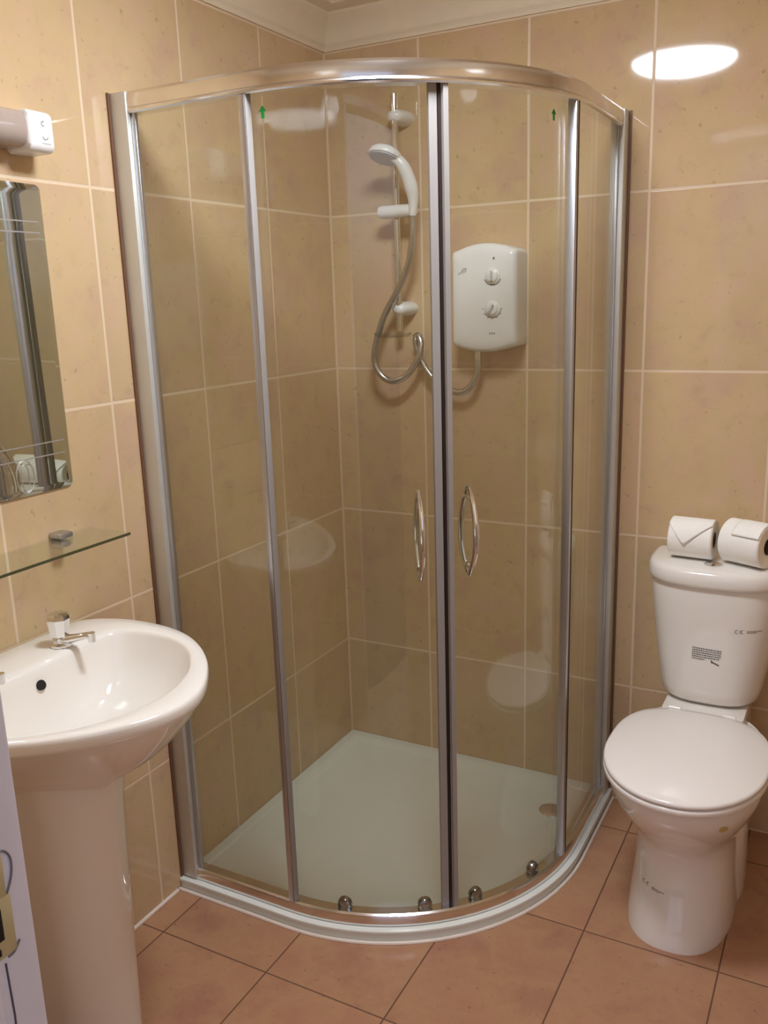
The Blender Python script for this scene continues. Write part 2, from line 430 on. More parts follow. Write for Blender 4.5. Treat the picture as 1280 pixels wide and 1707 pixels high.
# fixed panels
GZ0, GZ1 = 0.055, 1.826
def curtain(path, th=0.006, z0=GZ0, z1=GZ1):
    bm = bmesh.new(); sweep(bm, path, [(0, z0), (0, z1), (th, z1), (th, z0)]); return bm
gl = offs(qpath(0.86), 0.010)
fp1 = seg_path((0.050, -0.850), (0.325, -0.850), 3)
fp2 = arcpts(0.525, -8.5, 0, 4) + seg_path((0.850, -0.325), (0.850, -0.050), 3)[1:]
p1 = obj('fixed_panel', curtain(fp1), M_glass, enc, angle=25)
p2 = obj('fixed_panel', curtain(fp2), M_glass, enc, angle=25)
bm = bmesh.new(); box(bm, 0.3235, 0.3375, -0.858, -0.838, 0.058, 1.823, 0.002); obj('edge_profile', bm, M_satin, p1)
bm = bmesh.new(); box(bm, 0.3375, 0.3400, -0.857, -0.839, 0.058, 1.823, 0.0005); obj('edge_seal', bm, M_seal, p1)
a = math.radians(-8.6); mt = Matrix.Translation((0.325, -0.325, 0)) @ Matrix.Rotation(a, 4, 'Z')
bm = bmesh.new(); box(bm, 0.514, 0.534, -0.007, 0.004, 0.058, 1.823, 0.002, mtx=mt); obj('edge_profile', bm, M_satin, p2)
bm = bmesh.new(); box(bm, 0.515, 0.533, 0.004, 0.012, 0.058, 1.823, 0.0005, mtx=mt); obj('edge_seal', bm, M_rubber, p2)
# sliding doors, their seals, handles, rollers and arrow stickers
RD = 0.512
def radial(a_deg, z=0.0):
    return Matrix.Translation((0.325, -0.325, z)) @ Matrix.Rotation(math.radians(a_deg), 4, 'Z')   # local x = outward
def door(a0, a1, seam, hand_a, roll, arrow_a, lead):
    g = obj('sliding_door', curtain(arcpts(RD, a0, a1, 24), 0.006, 0.060, 1.828), M_glass, enc, angle=25)
    # meeting seal
    sg = 1 if lead > 0 else -1
    bm = bmesh.new()
    sweep(bm, arcpts(RD+0.003, seam-sg*(1.75 if sg > 0 else 1.1), seam, 3), [(0, 0.060), (0, 1.828), (0.012, 1.828), (0.012, 0.060)])
    obj('meeting_seal', bm, M_seal, g)
    if lead < 0:
        bm = bmesh.new(); sweep(bm, arcpts(RD+0.002, seam-0.75, seam-0.02, 2), [(0, 0.060), (0, 1.828), (0.014, 1.828), (0.014, 0.060)])
        obj('magnet_strip', bm, M_rubber, g)
    # far-edge seal
    far = a0 if lead > 0 else a1
    bm = bmesh.new(); sweep(bm, arcpts(RD+0.001, far-0.4, far+0.6, 2), [(0, 0.060), (0, 1.828), (0.008, 1.828), (0.008, 0.060)])
    obj('edge_seal', bm, M_seal, g)
    # bow handle, inside and outside
    bm = bmesh.new()
    for sgn, dep, hw in ((1, 0.034, 0.094), (-1, 0.034, 0.094)):
        base = RD + (0.0 if sgn > 0 else -0.006)
        pts = []; rr = []
        for k in range(21):
            v = -1 + 2*k/20
            pts.append(radial(hand_a) @ Vector((base + sgn*dep*(1-abs(v)**2.2), 0, 0.952+hw*v))); rr.append(0.0062 + 0.0022*(1-v*v))
        tube(bm, pts, rr, 12, 0.8)
        for v in (-0.80, 0.80):
            q = radial(hand_a) @ Vector((base, 0, 0.952+hw*v)); q2 = radial(hand_a) @ Vector((base+sgn*0.016, 0, 0.952+hw*v))
            tube(bm, [q, q2], 0.006, 12)
    obj('handle', bm, M_chrome, g)
    for ra in roll:
        bm = bmesh.new()
        mtx = radial(ra, 0.068) @ Matrix.Translation((RD-0.004, 0, 0)) @ Matrix.Rotation(PI/2, 4, 'Y')
        lathe(bm, [(0.0, -0.004), (0.0165, -0.004), (0.017, 0.004), (0.015, 0.009), (0.010, 0.011), (0.009, 0.0085), (0.0, 0.0085)], 28, mtx)
        obj('roller_wheel', bm, M_roller, g)
    # arrow sticker on the glass
    bm = bmesh.new(); mtx = radial(arrow_a, 1.790) @ Matrix.Translation((RD+0.0008, 0, 0))
    A = [(-0.0035, -0.011), (0.0035, -0.011), (0.0035, 0.001), (0.0085, 0.001), (0.0, 0.012), (-0.0085, 0.001), (-0.0035, 0.001)]
    vb = [bm.verts.new(mtx @ Vector((0, y, z))) for y, z in A]; vt = [bm.verts.new(mtx @ Vector((0.0004, y, z))) for y, z in A]
    bm.faces.new(vb); bm.faces.new(vt)
    for i in range(7): bm.faces.new((vb[i], vb[(i+1) % 7], vt[(i+1) % 7], vt[i]))
    obj('arrow_sticker', bm, M_green, g, smooth=False)
    return g
door(-91.0, -48.5, -47.9, -53.5, (-75.3, -54.2), -85.6, 1)
door(-46.6, -3.5, -46.9, -41.3, (-40.2, -20.5), -15.5, -1)

# ------------------------------------------------------------------ electric shower unit
t = thing('electric_shower', 'white electric shower unit with two dials on the back wall inside the enclosure', 'electric shower', (0.513, 0, 1.43))
bm = bmesh.new()
def heater_out(x0, x1, zb, zt, bulge_t, bulge_b, r):
    P = []
    n = 10
    for i in range(n+1):   # bottom, left to right
        u_ = i/n; P.append((x0+r+(x1-x0-2*r)*u_, zb - bulge_b*(1-(2*u_-1)**2)))
    for i in range(1, 5):
        a_ = -PI/2+PI/2*i/5; P.append((x1-r+r*math.cos(a_), zb+r+r*math.sin(a_)))
    for i in range(n+1): P.append((x1, zb+r+(zt-zb-2*r)*i/n))
    for i in range(1, 5):
        a_ = PI/2*i/5; P.append((x1-r+r*math.cos(a_), zt-r+r*math.sin(a_)))
    for i in range(n+1):
        u_ = 1-i/n; P.append((x0+r+(x1-x0-2*r)*u_, zt + bulge_t*(1-(2*u_-1)**2)))
    for i in range(1, 5):
        a_ = PI/2+PI/2*i/5; P.append((x0+r-r+r*math.cos(a_)+0, zt-r+r*math.sin(a_)) if False else (x0+r+r*math.cos(a_), zt-r+r*math.sin(a_)))
    for i in range(n+1): P.append((x0, zt-r-(zt-zb-2*r)*i/n))
    for i in range(1, 5):
        a_ = PI+PI/2*i/5; P.append((x0+r+r*math.cos(a_), zb+r+r*math.sin(a_)))
    return P
X0, X1, ZB, ZT = 0.420, 0.605, 1.303, 1.556
rings = []
for ins, y in ((0.004, 0.0), (0.0, -0.004), (0.0, -0.070), (0.002, -0.080), (0.006, -0.086), (0.012, -0.0895), (0.03, -0.0915)):
    rings.append([Vector((x-0.513, y, z-1.43)) for x, z in heater_out(X0+ins, X1-ins, ZB+ins, ZT-ins, 0.016, 0.014, max(0.014-ins*0.3, 0.004))])
loft(bm, rings)
hb = obj('casing', bm, M_plastic, t)
def world_copy(o):   # small helper: decals are cast in the thing's local space
    return o
def dial(cx, cz, ang, name):
    bm = bmesh.new()
    lathe(bm, [(0.0, 0.0), (0.021, 0.0), (0.021, 0.003), (0.019, 0.005), (0.016, 0.0055), (0.0155, 0.009), (0.013, 0.0105), (0.0, 0.0105)], 32, aim((cx, -0.0905, cz), (0, -1, 0)))
    k = obj(name, bm, M_plastic, t)
    bm = bmesh.new()
    m_ = Matrix.Translation((cx, -0.1012, cz)) @ Matrix.Rotation(math.radians(ang), 4, 'Y')
    box(bm, -0.0028, 0.0028, -0.004, 0.002, -0.013, 0.013, 0.001, mtx=m_)
    obj('pointer', bm, M_plastic_g, k)
dial(0.542-0.513, 1.487-1.43, 180, 'power_dial'); dial(0.541-0.513, 1.403-1.43, 30, 'temperature_dial')
def hx(px): return px-0.513
def hz(pz): return pz-1.43
P = arcstroke(hx(0.542), hz(1.487), 0.024, 200, 340, 0.0022) + [stroke(hx(0.536), hz(1.4675), hx(0.548), hz(1.4675), 0.007)]
decal('dial_scale', P, hb, M_print, t)
P = arcstroke(hx(0.541), hz(1.403), 0.024, 210, 360, 0.0018)
for k in range(7):
    a_ = math.radians(180+30*k); P.append(stroke(hx(0.541)+0.0245*math.cos(a_), hz(1.403)+0.0245*math.sin(a_), hx(0.541)+0.029*math.cos(a_), hz(1.403)+0.029*math.sin(a_), 0.0015))
decal('dial_scale', P, hb, M_print, t)
decal('indicator', [stroke(hx(0.5425), hz(1.531), hx(0.5475), hz(1.531), 0.006)], hb, M_print, t)
P = []
for k in range(6): P.append(stroke(hx(0.444+0.0042*k), hz(1.492+0.0012*k), hx(0.4465+0.0042*k), hz(1.499+0.0022*k), 0.0016))
P += arcstroke(hx(0.462), hz(1.503), 0.006, 0, 200, 0.0016)
decal('logo_print', P, hb, M_print_l, t)
decal('lettering', [stroke(hx(0.532+0.0045*k), hz(1.339), hx(0.535+0.0045*k), hz(1.339), 0.0055) for k in range(4)], hb, M_print_l, t)
bm = bmesh.new(); tube(bm, [(0.481-0.513, -0.045, 1.305-1.43), (0.481-0.513, -0.045, 1.262-1.43)], [0.010, 0.009], 16)
obj('outlet', bm, M_chrome, t)

# ------------------------------------------------------------------ riser rail
t = thing('riser_rail', 'thin chrome vertical riser rail with white brackets on the back wall', 'shower rail', (0.249, 0, 1.35))
def L_(x, y, z): return Vector((x-0.249, y, z-1.35))
bm = bmesh.new(); tube(bm, [L_(0.249, -0.06, 1.347), L_(0.249, -0.06, 1.967)], 0.0092, 20); obj('pole', bm, M_chrome, t)
bm = bmesh.new(); lathe(bm, [(0, 0), (0.0105, 0), (0.0105, 0.006), (0.007, 0.009), (0, 0.009)], 20, Matrix.Translation(L_(0.249, -0.06, 1.962))); obj('end_cap', bm, M_chrome, t)
for z in (1.915, 1.408):
    bm = bmesh.new()
    rings = []
    for k in range(13):
        v = k/12; y = -0.0 - 0.072*v
        rx = 0.026*(1-v**2.2)**0.5*0.75 + 0.011 if v < 1 else 0.006
        rz = 0.020*(1-v**2)**0.5*0.6 + 0.009 if v < 1 else 0.006
        rings.append([L_(0.249+rx*math.cos(2*PI*q/24), y, z+rz*math.sin(2*PI*q/24)) for q in range(24)])
    loft(bm, rings); obj('bracket', bm, M_plastic, t)
bm = bmesh.new()
pts = [L_(0.208, -0.085, 1.668), L_(0.211, -0.085, 1.668), L_(0.220, -0.085, 1.668), L_(0.300, -0.088, 1.667), L_(0.318, -0.090, 1.667), L_(0.323, -0.091, 1.667)]
tube(bm, pts, [0.011, 0.0155, 0.0175, 0.017, 0.016, 0.010], 20)
box(bm, 0.249-0.016-0.249, 0.249+0.016-0.249, -0.09, -0.045, 1.652-1.35, 1.684-1.35, 0.005)
obj('slider', bm, M_plastic, t)
bm = bmesh.new(); lathe(bm, [(0, 0), (0.016, 0), (0.0165, 0.003), (0.015, 0.010), (0.0, 0.011)], 24, aim(L_(0.220, -0.085, 1.668), (-1, 0, 0)))
obj('clamp_knob', bm, M_plastic, t)

# ------------------------------------------------------------------ hand shower
t = thing('hand_shower', 'white hand shower held in the slider of the riser rail', 'shower head', (0.317, -0.10, 1.675))
def H_(x, y, z): return Vector((x-0.317, y+0.10, z-1.675))
bm = bmesh.new()
pts = catmull([H_(0.316, -0.098, 1.652), H_(0.3205, -0.102, 1.69), H_(0.320, -0.110, 1.72), H_(0.314, -0.121, 1.752), H_(0.305, -0.132, 1.778), H_(0.290, -0.139, 1.795), H_(0.270, -0.142, 1.804)], 6)
rr = [lerp_tab([(0, 0.0095), (0.15, 0.0135), (0.35, 0.0185), (0.6, 0.0175), (0.8, 0.014), (1.0, 0.011)], k/(len(pts)-1)) for k in range(len(pts))]
tube(bm, pts, rr, 20)
obj('grip', bm, M_plastic, t)
hm = aim(H_(0.262, -0.142, 1.808), (-0.12, -0.34, -0.93))
bm = bmesh.new(); lathe(bm, [(0, -0.018), (0.02, -0.016), (0.036, -0.010), (0.044, -0.002), (0.046, 0.006), (0.044, 0.011), (0.040, 0.012)], 40, hm)
head = obj('head', bm, M_plastic, t)
bm = bmesh.new(); lathe(bm, [(0, 0.0125), (0.0405, 0.0125), (0.0405, 0.0145), (0.036, 0.016), (0, 0.0165)], 40, hm)
obj('spray_face', bm, M_plastic_g, head)

# hose
bm = bmesh.new()
hp = [(0.316, -0.098, 1.652), (0.314, -0.096, 1.60), (0.300, -0.092, 1.535), (0.263, -0.086, 1.465), (0.207, -0.080, 1.382), (0.173, -0.075, 1.284),
      (0.184, -0.072, 1.232), (0.221, -0.068, 1.207), (0.268, -0.064, 1.222), (0.303, -0.060, 1.268), (0.312, -0.054, 1.310), (0.299, -0.047, 1.334),
      (0.290, -0.042, 1.312), (0.306, -0.040, 1.262), (0.342, -0.040, 1.213), (0.386, -0.042, 1.184), (0.430, -0.044, 1.176), (0.462, -0.045, 1.198), (0.480, -0.045, 1.236), (0.481, -0.045, 1.270)]
tube(bm, catmull(hp, 16), 0.0100, 12, ribs=True)
o = obj('shower_hose', bm, M_hose, angle=80)
o['label'] = 'flexible metal hose looping from the hand shower to the electric unit'; o['category'] = 'hose'

# soap dish at the foot of the rail
t = thing('soap_dish', 'small clear plastic soap dish at the foot of the riser rail', 'soap dish', (0.249, -0.06, 1.335))
bm = bmesh.new()
rings = []
for sx_, sy_, z in ((0.045, 0.026, -0.004), (0.054, 0.032, 0.001), (0.058, 0.036, 0.008), (0.0565, 0.0345, 0.008), (0.052, 0.030, 0.003), (0.042, 0.023, -0.001)):
    rings.append([Vector((sx_*math.cos(2*PI*k/32)*1.0 - 0.012, -0.022+sy_*math.sin(2*PI*k/32), z)) for k in range(32)])
loft(bm, rings); obj('dish', bm, M_clear, t)
bm = bmesh.new(); ring = [Vector((0.050+0.013*math.cos(2*PI*k/24), 0.008+0.013*math.sin(2*PI*k/24), 0.0)) for k in range(25)]
tube(bm, ring, 0.0025, 8); obj('hose_ring', bm, M_clear, t)

# ------------------------------------------------------------------ wash basin
BC = -1.325
t = thing('wash_basin', 'white ceramic wash basin on a full pedestal against the left wall', 'wash basin', (0, BC, 0))
out_half = [(0.0, 0.225), (0.03, 0.250), (0.08, 0.268), (0.143, 0.274), (0.214, 0.269), (0.28, 0.249), (0.343, 0.212), (0.402, 0.160), (0.448, 0.100), (0.474, 0.048), (0.482, 0.0)]
inn_half = [(0.126, 0.0), (0.124, 0.07), (0.118, 0.13), (0.118, 0.175), (0.132, 0.207), (0.176, 0.224), (0.254, 0.222), (0.330, 0.186), (0.388, 0.120), (0.414, 0.055), (0.422, 0.0)]
def half_to_loop(h, from_back):
    P = catmull([(x, y, 0) for x, y in h], 6)
    P = [(p.x, p.y) for p in P]
    other = [(x, -y) for x, y in reversed(P)]
    loop = P + other[1:]
    return loop
def resample_polar(loop, cx, n=112):
    """radius of the outline at n even angles about (cx, 0)"""
    res = []
    m = len(loop)
    for k in range(n):
        a_ = 2*PI*k/n; d = Vector((math.cos(a_), math.sin(a_))); best = None
        for i in range(m):
            p = Vector(loop[i]) - Vector((cx, 0)); q = Vector(loop[(i+1) % m]) - Vector((cx, 0)); e_ = q-p
            den = d.x*e_.y - d.y*e_.x
            if abs(den) < 1e-12: continue
            tt = (p.x*e_.y - p.y*e_.x)/den; uu = (p.x*d.y - p.y*d.x)/den
            if tt > 0 and -1e-6 <= uu <= 1+1e-6 and (best is None or tt > best): best = tt
        res.append(best if best else 0.1)
    return [(cx+res[k]*math.cos(2*PI*k/n), res[k]*math.sin(2*PI*k/n)) for k in range(n)]
OUT = resample_polar(half_to_loop(out_half, True), 0.25)
INN = resample_polar(half_to_loop(inn_half, False)[:-1], 0.25)
bm = bmesh.new(); rings = []
def under(kx, ky, z): return [Vector((max(x*kx, 0.002), y*ky, z)) for x, y in OUT]
for kx, ky, z in ((0.50, 0.25, 0.570), (0.58, 0.33, 0.598), (0.66, 0.42, 0.625), (0.76, 0.55, 0.658), (0.855, 0.70, 0.695), (0.925, 0.835, 0.732), (0.965, 0.92, 0.756), (0.988, 0.972, 0.773), (0.998, 0.994, 0.779), (1.0, 1.0, 0.783)):
    rings.append(under(kx, ky, z))
def rim(tm, z): return [Vector((a[0]+(b[0]-a[0])*tm, a[1]+(b[1]-a[1])*tm, z)) for a, b in zip(OUT, INN)]
rings += [rim(0.0, 0.7935), rim(0.03, 0.7985), rim(0.10, 0.8012), rim(0.5, 0.801), rim(0.82, 0.8005), rim(0.95, 0.798), rim(1.0, 0.792)]
def inner(sc_, z, cx=0.25): return [Vector((cx+(x-0.25)*sc_, y*sc_, z)) for x, y in INN]
for s_, z, cx in ((0.975, 0.780, 0.25), (0.93, 0.755, 0.25), (0.85, 0.726, 0.25), (0.72, 0.697, 0.25), (0.52, 0.675, 0.25), (0.30, 0.664, 0.25), (0.10, 0.660, 0.25)):
    rings.append(inner(s_, z, cx))
loft(bm, rings); obj('basin', bm, M_ceramic, t, angle=60)
# pedestal
bm = bmesh.new(); rings = []
for z, r, xf in ((0.0, 0.081, 0.268), (0.02, 0.080, 0.267), (0.05, 0.080, 0.267), (0.2, 0.082, 0.271), (0.4, 0.085, 0.277), (0.55, 0.089, 0.283), (0.63, 0.096, 0.294)):
    ring = []
    for k in range(25):
        a_ = -PI/2 + PI*k/24; ring.append(Vector((xf-r + r*math.cos(a_), r*math.sin(a_), z)))
    ring.append(Vector((0.05, r*0.9, z))); ring.append(Vector((0.05, -r*0.9, z)))
    rings.append(ring)
loft(bm, rings); obj('pedestal', bm, M_ceramic, t, angle=50)
# overflow and waste
bm = bmesh.new(); lathe(bm, [(0, -0.004), (0.0095, -0.004), (0.0095, 0.0015), (0, 0.0015)], 24, Matrix.Translation((0.1345, 0.008, 0.766)) @ Matrix.Rotation(math.radians(66), 4, 'Y'))
obj('overflow_hole', bm, M_black, t)
bm = bmesh.new(); lathe(bm, [(0, 0), (0.021, 0), (0.021, 0.0025), (0.017, 0.0035), (0.015, 0.001), (0, 0.001)], 28, Matrix.Translation((0.25, 0.0, 0.6605)))
obj('waste', bm, M_chrome, t)
# taps
def tap(x, y, rz):
    Mx = Matrix.Translation((x, y, 0.8015)) @ Matrix.Rotation(rz, 4, 'Z')
    bm = bmesh.new()
    lathe(bm, [(0, 0), (0.021, 0), (0.021, 0.004), (0.016, 0.008), (0.0145, 0.022), (0.0135, 0.026), (0, 0.026)], 28, Mx)
    pts = [Mx @ Vector(p) for p in ((0.0, 0, 0.011), (0.022, 0, 0.015), (0.042, 0, 0.020), (0.060, 0, 0.0245), (0.072, 0, 0.0245))]
    tube(bm, pts, [0.0095, 0.0085, 0.007, 0.0065, 0.006], 16, 1.25)
    body = obj('tap', bm, M_chrome, t)
    bm = bmesh.new(); lathe(bm, [(0, -0.008), (0.007, -0.008), (0.0075, 0.010), (0, 0.010)], 20, Mx @ Matrix.Translation((0.070, 0, 0.021)))
    obj('spout', bm, M_chrome, body)
    bm = bmesh.new()
    n = 8; rings = []
    for r, z in ((0.013, 0.018), (0.0190, 0.021), (0.0200, 0.030), (0.0222, 0.045), (0.0235, 0.055), (0.0222, 0.062), (0.0165, 0.066), (0.004, 0.067)):
        rings.append([Mx @ Vector((r*math.cos(2*PI*k/n+0.3)*(1.0 if k % 2 else 0.94), r*math.sin(2*PI*k/n+0.3)*(1.0 if k % 2 else 0.94), z)) for k in range(n)])
    loft(bm, rings); obj('tap_head', bm, M_chrome, body, angle=12)
tap(0.088, 0.103, math.radians(12)); tap(0.088, -0.100, math.radians(8))

# ------------------------------------------------------------------ mirror, its light and the shelf
t = thing('wall_mirror', 'tall frameless mirror with rounded corners and etched ovals, over the glass shelf', 'mirror', (0, BC, 1.375))
MY0, MY1, MZ0, MZ1 = -0.253, 0.253, 1.084-1.375, 1.667-1.375
def rrect(y0, y1, z0, z1, r, n=6):
    P = []
    for cy, cz, a0 in ((y1-r, z0+r, -90), (y1-r, z1-r, 0), (y0+r, z1-r, 90), (y0+r, z0+r, 180)):
        for k in range(n+1):
            a_ = math.radians(a0+90*k/n); P.append((cy+r*math.cos(a_), cz+r*math.sin(a_)))
    return P
bm = bmesh.new(); rings = []
for ins, x in ((0.0, 0.001), (0.0, 0.0035), (0.010, 0.0040)):
    rings.append([Vector((x, y, z)) for y, z in rrect(MY0+ins, MY1-ins, MZ0+ins, MZ1-ins, 0.012)])
loft(bm, rings)
obj('mirror_glass', bm, M_mirror, t, angle=5)
for z in (1.599-1.375, 1.579-1.375, 1.180-1.375, 1.155-1.375):
    bm = bmesh.new(); box(bm, 0.0041, 0.0044, MY0+0.02, MY1-0.012, z-0.0012, z+0.0012)
    obj('etched_line', bm, M_etch, t, smooth=False)
for cy in (0.138, 0.046, -0.046, -0.138):
    bm = bmesh.new()
    ring = [Vector((0.0043, cy+0.021*math.cos(2*PI*k/40), 1.122-1.375+0.032*math.sin(2*PI*k/40))) for k in range(41)]
    tube(bm, ring, 0.0011, 6); obj('etched_oval', bm, M_etch, t); bm = bmesh.new()
    ring = [Vector((0.0043, cy+0.009*math.cos(2*PI*k/32), 1.119-1.375+0.027*math.sin(2*PI*k/32))) for k in range(33)]
    tube(bm, ring, 0.0010, 6); obj('etched_oval', bm, M_etch, t)

t = thing('mirror_light', 'mirror light with a smoky lens and white end above the mirror', 'wall light', (0, BC, 1.75))
def lightbody(y0, y1, x1, z0, z1, r, name, m):
    bm = bmesh.new(); rings = []
    for y, ins in ((y0, 0.006), (y0+0.004, 0.001), (y0+0.008, 0.0), (y1-0.008, 0.0), (y1-0.004, 0.001), (y1, 0.006)):
        P = []
        for cx, cz, a0 in ((x1-r-ins, z0+r+ins, -90), (x1-r-ins, z1-r-ins, 0)):
            for k in range(9):
                a_ = math.radians(a0+90*k/8); P.append(Vector((cx+r*math.cos(a_), y, cz+r*math.sin(a_))))
        P += [Vector((0.001, y, z1-ins)), Vector((0.001, y, z0+ins))]; rings.append(P)
    loft(bm, rings); return obj(name, bm, m, t)
lightbody(-0.205, 0.194, 0.062, 1.722-1.75, 1.786-1.75, 0.026, 'lens', M_lens)
cp = lightbody(0.191, 0.252, 0.062, 1.716-1.75, 1.788-1.75, 0.014, 'end_cap', M_plastic)
lightbody(-0.252, -0.202, 0.062, 1.716-1.75, 1.788-1.75, 0.014, 'end_cap', M_plastic)
P = arcstroke(0.226, 1.765-1.75, 0.004, 60, 300, 0.0022) + arcstroke(0.228, 1.744-1.75, 0.006, 190, 350, 0.0020)
P += [stroke(0.220+0.004*k, 1.731-1.75, 0.2225+0.004*k, 1.731-1.75, 0.0018) for k in range(5)]
decal('switch_print', P, cp, M_print_l, t, axis='x')

t = thing('glass_shelf', 'clear glass shelf on small metal clips below the mirror', 'shelf', (0, BC, 0.985))
bm = bmesh.new(); box(bm, 0.004, 0.122, -0.280, 0.281, -0.003, 0.003, 0.0008, 1)
bmesh.ops.recalc_face_normals(bm, faces=bm.faces[:])
for fc in bm.faces:
    if fc.calc_center_median().x > 0.1195: fc.material_index = 1
obj('shelf_glass', bm, [M_shelfglass, M_glassedge], t, smooth=False, recalc=False)
for y in (-0.195, 0.195):
    bm = bmesh.new(); box(bm, 0.0, 0.034, y-0.017, y+0.017, 0.0032, 0.014, 0.003); box(bm, 0.0, 0.030, y-0.013, y+0.013, -0.016, -0.0032, 0.003)
    obj('clip', bm, M_satin, t)

# ------------------------------------------------------------------ toilet
TX = 1.137
t = thing('toilet', 'white close-coupled toilet with its lid closed beside the shower', 'toilet', (TX, 0, 0))
def sec(z, hw, yf, yb, ef=2.1, eb=3.0, n=72, yc=None):
    yc = (yf+yb)/2 if yc is None else yc
    P = []
    for k in range(n):
        a_ = 2*PI*k/n; c_, s_ = math.cos(a_), math.sin(a_)
        e = ef if s_ < 0 else eb
        x = hw*math.copysign(abs(c_)**(2/e), c_); L = (yc-yf) if s_ < 0 else (yb-yc)
        P.append(Vector((x, yc + L*math.copysign(abs(s_)**(2/e), s_), z)))
    return P
bm = bmesh.new()
S_ = [(0.0, 0.119, -0.570, -0.13, 2.5, 3.5, -0.36), (0.02, 0.118, -0.568, -0.13, 2.5, 3.5, -0.36), (0.06, 0.115, -0.552, -0.13, 2.4, 3.5, -0.36), (0.11, 0.112, -0.530, -0.12, 2.3, 3.5, -0.35),
      (0.16, 0.111, -0.516, -0.11, 2.2, 3.2, -0.35), (0.205, 0.112, -0.518, -0.10, 2.15, 3.0, -0.35), (0.235, 0.119, -0.536, -0.09, 2.1, 2.8, -0.36),
      (0.265, 0.130, -0.566, -0.09, 2.1, 2.6, -0.38), (0.305, 0.148, -0.602, -0.10, 2.1, 2.5, -0.40), (0.345, 0.161, -0.630, -0.11, 2.1, 2.5, -0.41), (0.385, 0.169, -0.645, -0.12, 2.1, 2.5, -0.42), (0.393, 0.167, -0.643, -0.122, 2.1, 2.5, -0.42)]
loft(bm, [sec(z, hw, yf, yb, ef, eb, yc=yc) for z, hw, yf, yb, ef, eb, yc in S_])
pan = obj('pan', bm, M_ceramic, t, angle=60)
bm = bmesh.new(); rings = []
for z, hw, y0, y1 in ((0.30, 0.085, -0.20, -0.02), (0.36, 0.094, -0.225, -0.02), (0.408, 0.098, -0.232, -0.02), (0.418, 0.096, -0.230, -0.022), (0.420, 0.090, -0.224, -0.028)):
    r = 0.02; P = []
    for cx, cy, a0 in ((hw-r, y1-r, 0), (-hw+r, y1-r, 90), (-hw+r, y0+r, 180), (hw-r, y0+r, 270)):
        for k in range(7):
            a_ = math.radians(a0+90*k/6); P.append(Vector((cx+r*math.cos(a_), cy+r*math.sin(a_), z)))
    rings.append(P)
loft(bm, rings); obj('cistern_shelf', bm, M_ceramic, pan)
# side foot of the pan behind the neck
bm = bmesh.new(); rings = []
for z, hw in ((0.0, 0.127), (0.05, 0.127), (0.12, 0.125), (0.18, 0.119), (0.215, 0.108), (0.235, 0.08)):
    rings.append(sec(z, hw, -0.40, -0.10, 2.6, 3.0, 48))
loft(bm, rings); obj('rear_skirt', bm, M_ceramic, pan)
def plate(name, z0, z1, hw, yf, yb, rnd, dome=0.0, eb=2.7):
    bm = bmesh.new(); yc = -0.435
    R_ = [(0.0+rnd*0.6, z0), (0.0, z0+rnd*0.5), (0.0, z1-rnd), (rnd*0.35, z1-rnd*0.35), (rnd, z1)]
    rings = [sec(z, hw-i, yf+i, yb-i*0.5, 2.08, eb, 96, yc) for i, z in R_]
    for q in (0.93, 0.86, 0.78, 0.68, 0.55, 0.4, 0.2): rings.append([Vector((p.x*q, yc+(p.y-yc)*q, z1+dome*(1-q**3))) for p in rings[4]])
    loft(bm, rings); return obj(name, bm, M_seat, t, angle=60)
plate('seat', 0.3945, 0.4085, 0.176, -0.661, -0.225, 0.004, eb=3.2)
plate('lid', 0.4105, 0.4225, 0.1755, -0.660, -0.215, 0.005, 0.013, eb=2.85)
for sx_ in (-1, 1):
    bm = bmesh.new(); tube(bm, [(sx_*0.050, -0.214, 0.4195), (sx_*0.078, -0.214, 0.4195)], 0.006, 16); obj('hinge', bm, M_seat, t)
# cistern
def csec(z, hw, yf, e=2.9): return sec(z, hw, yf, -0.006, e, 12, 72, yc=-0.055)
bm = bmesh.new()
loft(bm, [csec(z, hw, yf) for z, hw, yf in ((0.422, 0.100, -0.155), (0.426, 0.113, -0.172), (0.436, 0.120, -0.181), (0.46, 0.125, -0.186), (0.55, 0.138, -0.192), (0.65, 0.150, -0.197), (0.728, 0.158, -0.200), (0.734, 0.157, -0.199))])
cis = obj('cistern', bm, M_ceramic, t, angle=60)
bm = bmesh.new()
loft(bm, [csec(z, hw, yf) for z, hw, yf in ((0.7345, 0.158, -0.202), (0.738, 0.163, -0.208), (0.746, 0.165, -0.211), (0.768, 0.164, -0.210), (0.777, 0.159, -0.204), (0.781, 0.150, -0.194), (0.783, 0.12, -0.16))])
obj('cistern_lid', bm, M_ceramic, t, angle=60)
bm = bmesh.new(); lathe(bm, [(0, 0), (0.022, 0), (0.022, 0.003), (0.019, 0.0045), (0.0, 0.005)], 32, Matrix.Translation((-0.002, -0.146, 0.7805)))
obj('flush_button', bm, M_chrome, t)
